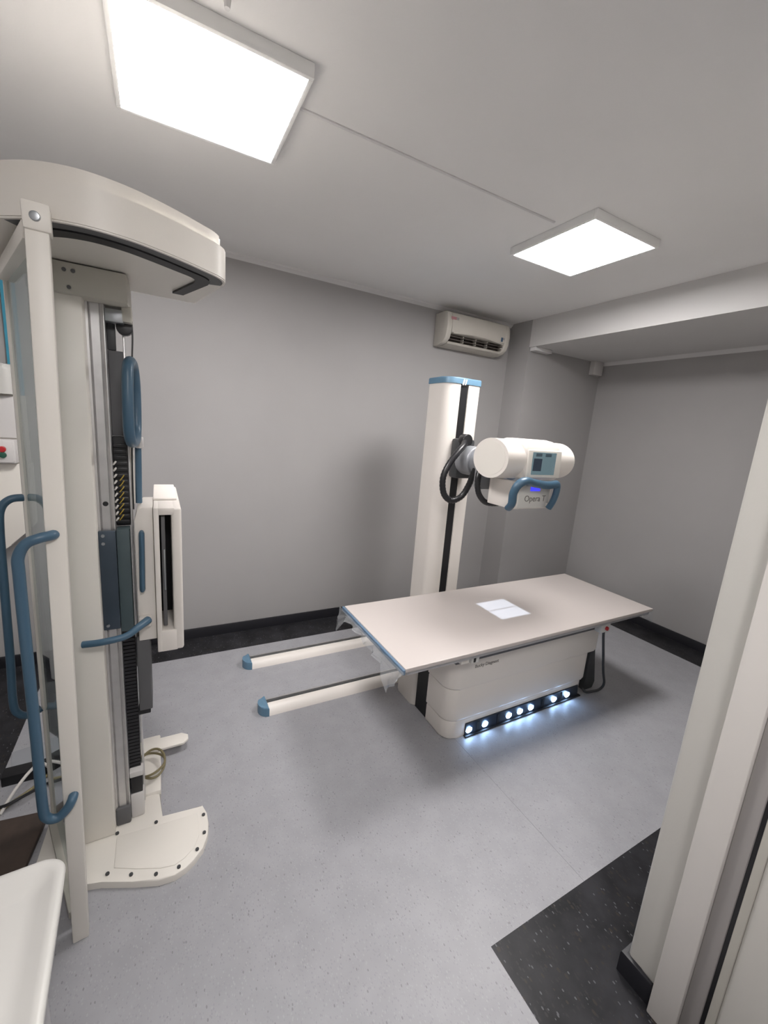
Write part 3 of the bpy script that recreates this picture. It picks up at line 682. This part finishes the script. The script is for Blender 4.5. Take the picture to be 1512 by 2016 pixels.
# ------------------------------------------------------------------ wall equipment in the left corner
def make_cabinet():
    t_ = thing('control_cabinet', 'white wall cabinet behind the glazed frame with red and green push buttons', 'cabinet', (-0.86, YB, 0.86))
    obj('lower_body', extr([(-1.00, 0.87), (-0.875, 0.87), (-0.835, 0.90), (-0.742, 1.005), (-0.722, 1.02), (-0.715, 1.42), (-1.00, 1.42)], 'y', 3.32, YB, 0.006), 'cream', t_)
    obj('upper_body', box(-1.00, -0.725, 3.35, YB, 1.421, 1.835, 0.006), 'cream', t_)
    obj('door', box(-0.99, -0.752, 3.338, 3.349, 1.575, 1.825, 0.004), 'panel_white', t_)
    bx_ = obj('button_box', box(-0.90, -0.762, 3.27, 3.349, 1.425, 1.568, 0.008), 'panel_white', t_)
    obj('box_cover', box(-0.895, -0.772, 3.262, 3.2695, 1.432, 1.562, 0.004), 'panel_white', bx_)
    obj('red_push_button', cyl((-0.818, 3.262, 1.512), (-0.818, 3.245, 1.512), 0.018, n=20, bev=0.004), 'red_button', bx_)
    obj('green_push_button', cyl((-0.818, 3.262, 1.478), (-0.818, 3.248, 1.478), 0.018, n=20, bev=0.004), 'green_button', bx_)
make_cabinet()
b = prism(rrect(-0.855, -0.752, 3.30, 3.40, 0.04), 1.836, 2.01, 0.035, 5, bottom=False)
tag(obj('wall_dispenser', b, 'white_plastic'), 'rounded white dispenser on top of the wall cabinet beside the blue strip', 'dispenser')
tag(obj('blue_strip', box(-0.795, -0.728, YB-0.020, YB-0.001, 1.836, 2.70, 0.004), 'cyan_strip'), 'bright blue vertical strip on the wall above the cabinet', 'wall strip')

# ------------------------------------------------------------------ clutter on the floor at the left
tag(obj('wooden_board', box(-0.78, -0.49, 1.72, 2.03, 0.0, 0.022, 0.003, rot=Matrix.Rotation(R(-7), 3, 'Z')), 'brown_board'), 'dark brown board lying on the floor beside the detector stand', 'board')
tag(obj('paper_sheet', box(-0.70, -0.52, 2.33, 2.52, 0.0, 0.004, rot=Matrix.Rotation(R(12), 3, 'Z')), 'paper_grey'), 'grey sheet lying on the floor behind the dark cables', 'sheet')
cab = [([(-0.70, 2.06, 0.01), (-0.63, 2.12, 0.02), (-0.56, 2.20, 0.01), (-0.50, 2.30, 0.01)], 'olive_wire', 'thin olive cable snaking over the floor beside the board'),
       ([(-0.74, 2.16, 0.012), (-0.66, 2.10, 0.03), (-0.58, 2.12, 0.04), (-0.50, 2.20, 0.012)], 'black_rubber', 'black cable looping over the floor beside the board'),
       ([(-0.66, 2.08, 0.010), (-0.61, 2.16, 0.07), (-0.55, 2.26, 0.08), (-0.49, 2.24, 0.01)], 'white_wire', 'pale cable arching over the floor beside the board')]
for p, m_, lb in cab: tag(obj('floor_cable', tube(p, 0.007, 8), m_), lb, 'cable', 'loose cables by the detector stand')
tag(obj('cable_tray', extr([(2.26, 0.0), (2.26, 0.05), (2.28, 0.055), (2.32, 0.055), (2.32, 0.0)], 'x', -0.70, -0.47, 0.003), 'black'), 'black cable duct across the floor behind the loose cables', 'cable duct')

# ------------------------------------------------------------------ white tray on a trolley, near left
def make_trolley():
    zt = 0.85
    t_ = thing('white_trolley', 'white plastic trolley with rounded tray corner in the lower left foreground', 'trolley', (-0.45, 0.6, 0))
    x0, x1, y0, y1 = -0.72, -0.198, 0.32, 0.945
    rot = Matrix.Rotation(R(2.5), 4, 'Z'); piv = Vector((x1, y1, 0))
    def rt(b):
        bmesh.ops.transform(b, matrix=Matrix.Translation(piv) @ rot @ Matrix.Translation(-piv), verts=b.verts[:]); return b
    # dished tray: outer skirt, rolled rim, sloping inside, floor
    o_ = rrect(x0, x1, y0, y1, 0.045, 8)
    def ins(d): return rrect(x0+d, x1-d, y0+d, y1-d, max(0.012, 0.045-d*0.6), 8)
    rings = [(ins(0.010), zt-0.075), (ins(0.001), zt-0.012), (o_, zt-0.006), (ins(0.004), zt-0.001), (ins(0.010), zt), (ins(0.020), zt-0.003), (ins(0.040), zt-0.018), (ins(0.060), zt-0.022)]
    b = bmesh.new(); V = [[b.verts.new((x, y, z)) for x, y in L] for L, z in rings]
    n = len(o_)
    for i in range(len(V)-1):
        for k in range(n): b.faces.new((V[i][k], V[i][(k+1) % n], V[i+1][(k+1) % n], V[i+1][k]))
    b.faces.new(V[-1]); b.faces.new(V[0])
    obj('tray', rt(b), 'white_plastic', t_, smooth=50)
    obj('shelf', rt(box(x0+0.03, x1-0.04, y0+0.03, y1-0.04, 0.22, 0.25, 0.008)), 'white_plastic', t_)
    for x in (x0+0.05, x1-0.06):
        for y in (y0+0.05, y1-0.06):
            lg = obj('leg', rt(cyl((x, y, 0.07), (x, y, zt-0.076), 0.014, n=14)), 'aluminium', t_)
            obj('castor', rt(cyl((x-0.012, y, 0.035), (x+0.012, y, 0.035), 0.035, n=18, bev=0.005)), 'dark_grey', lg)
make_trolley()
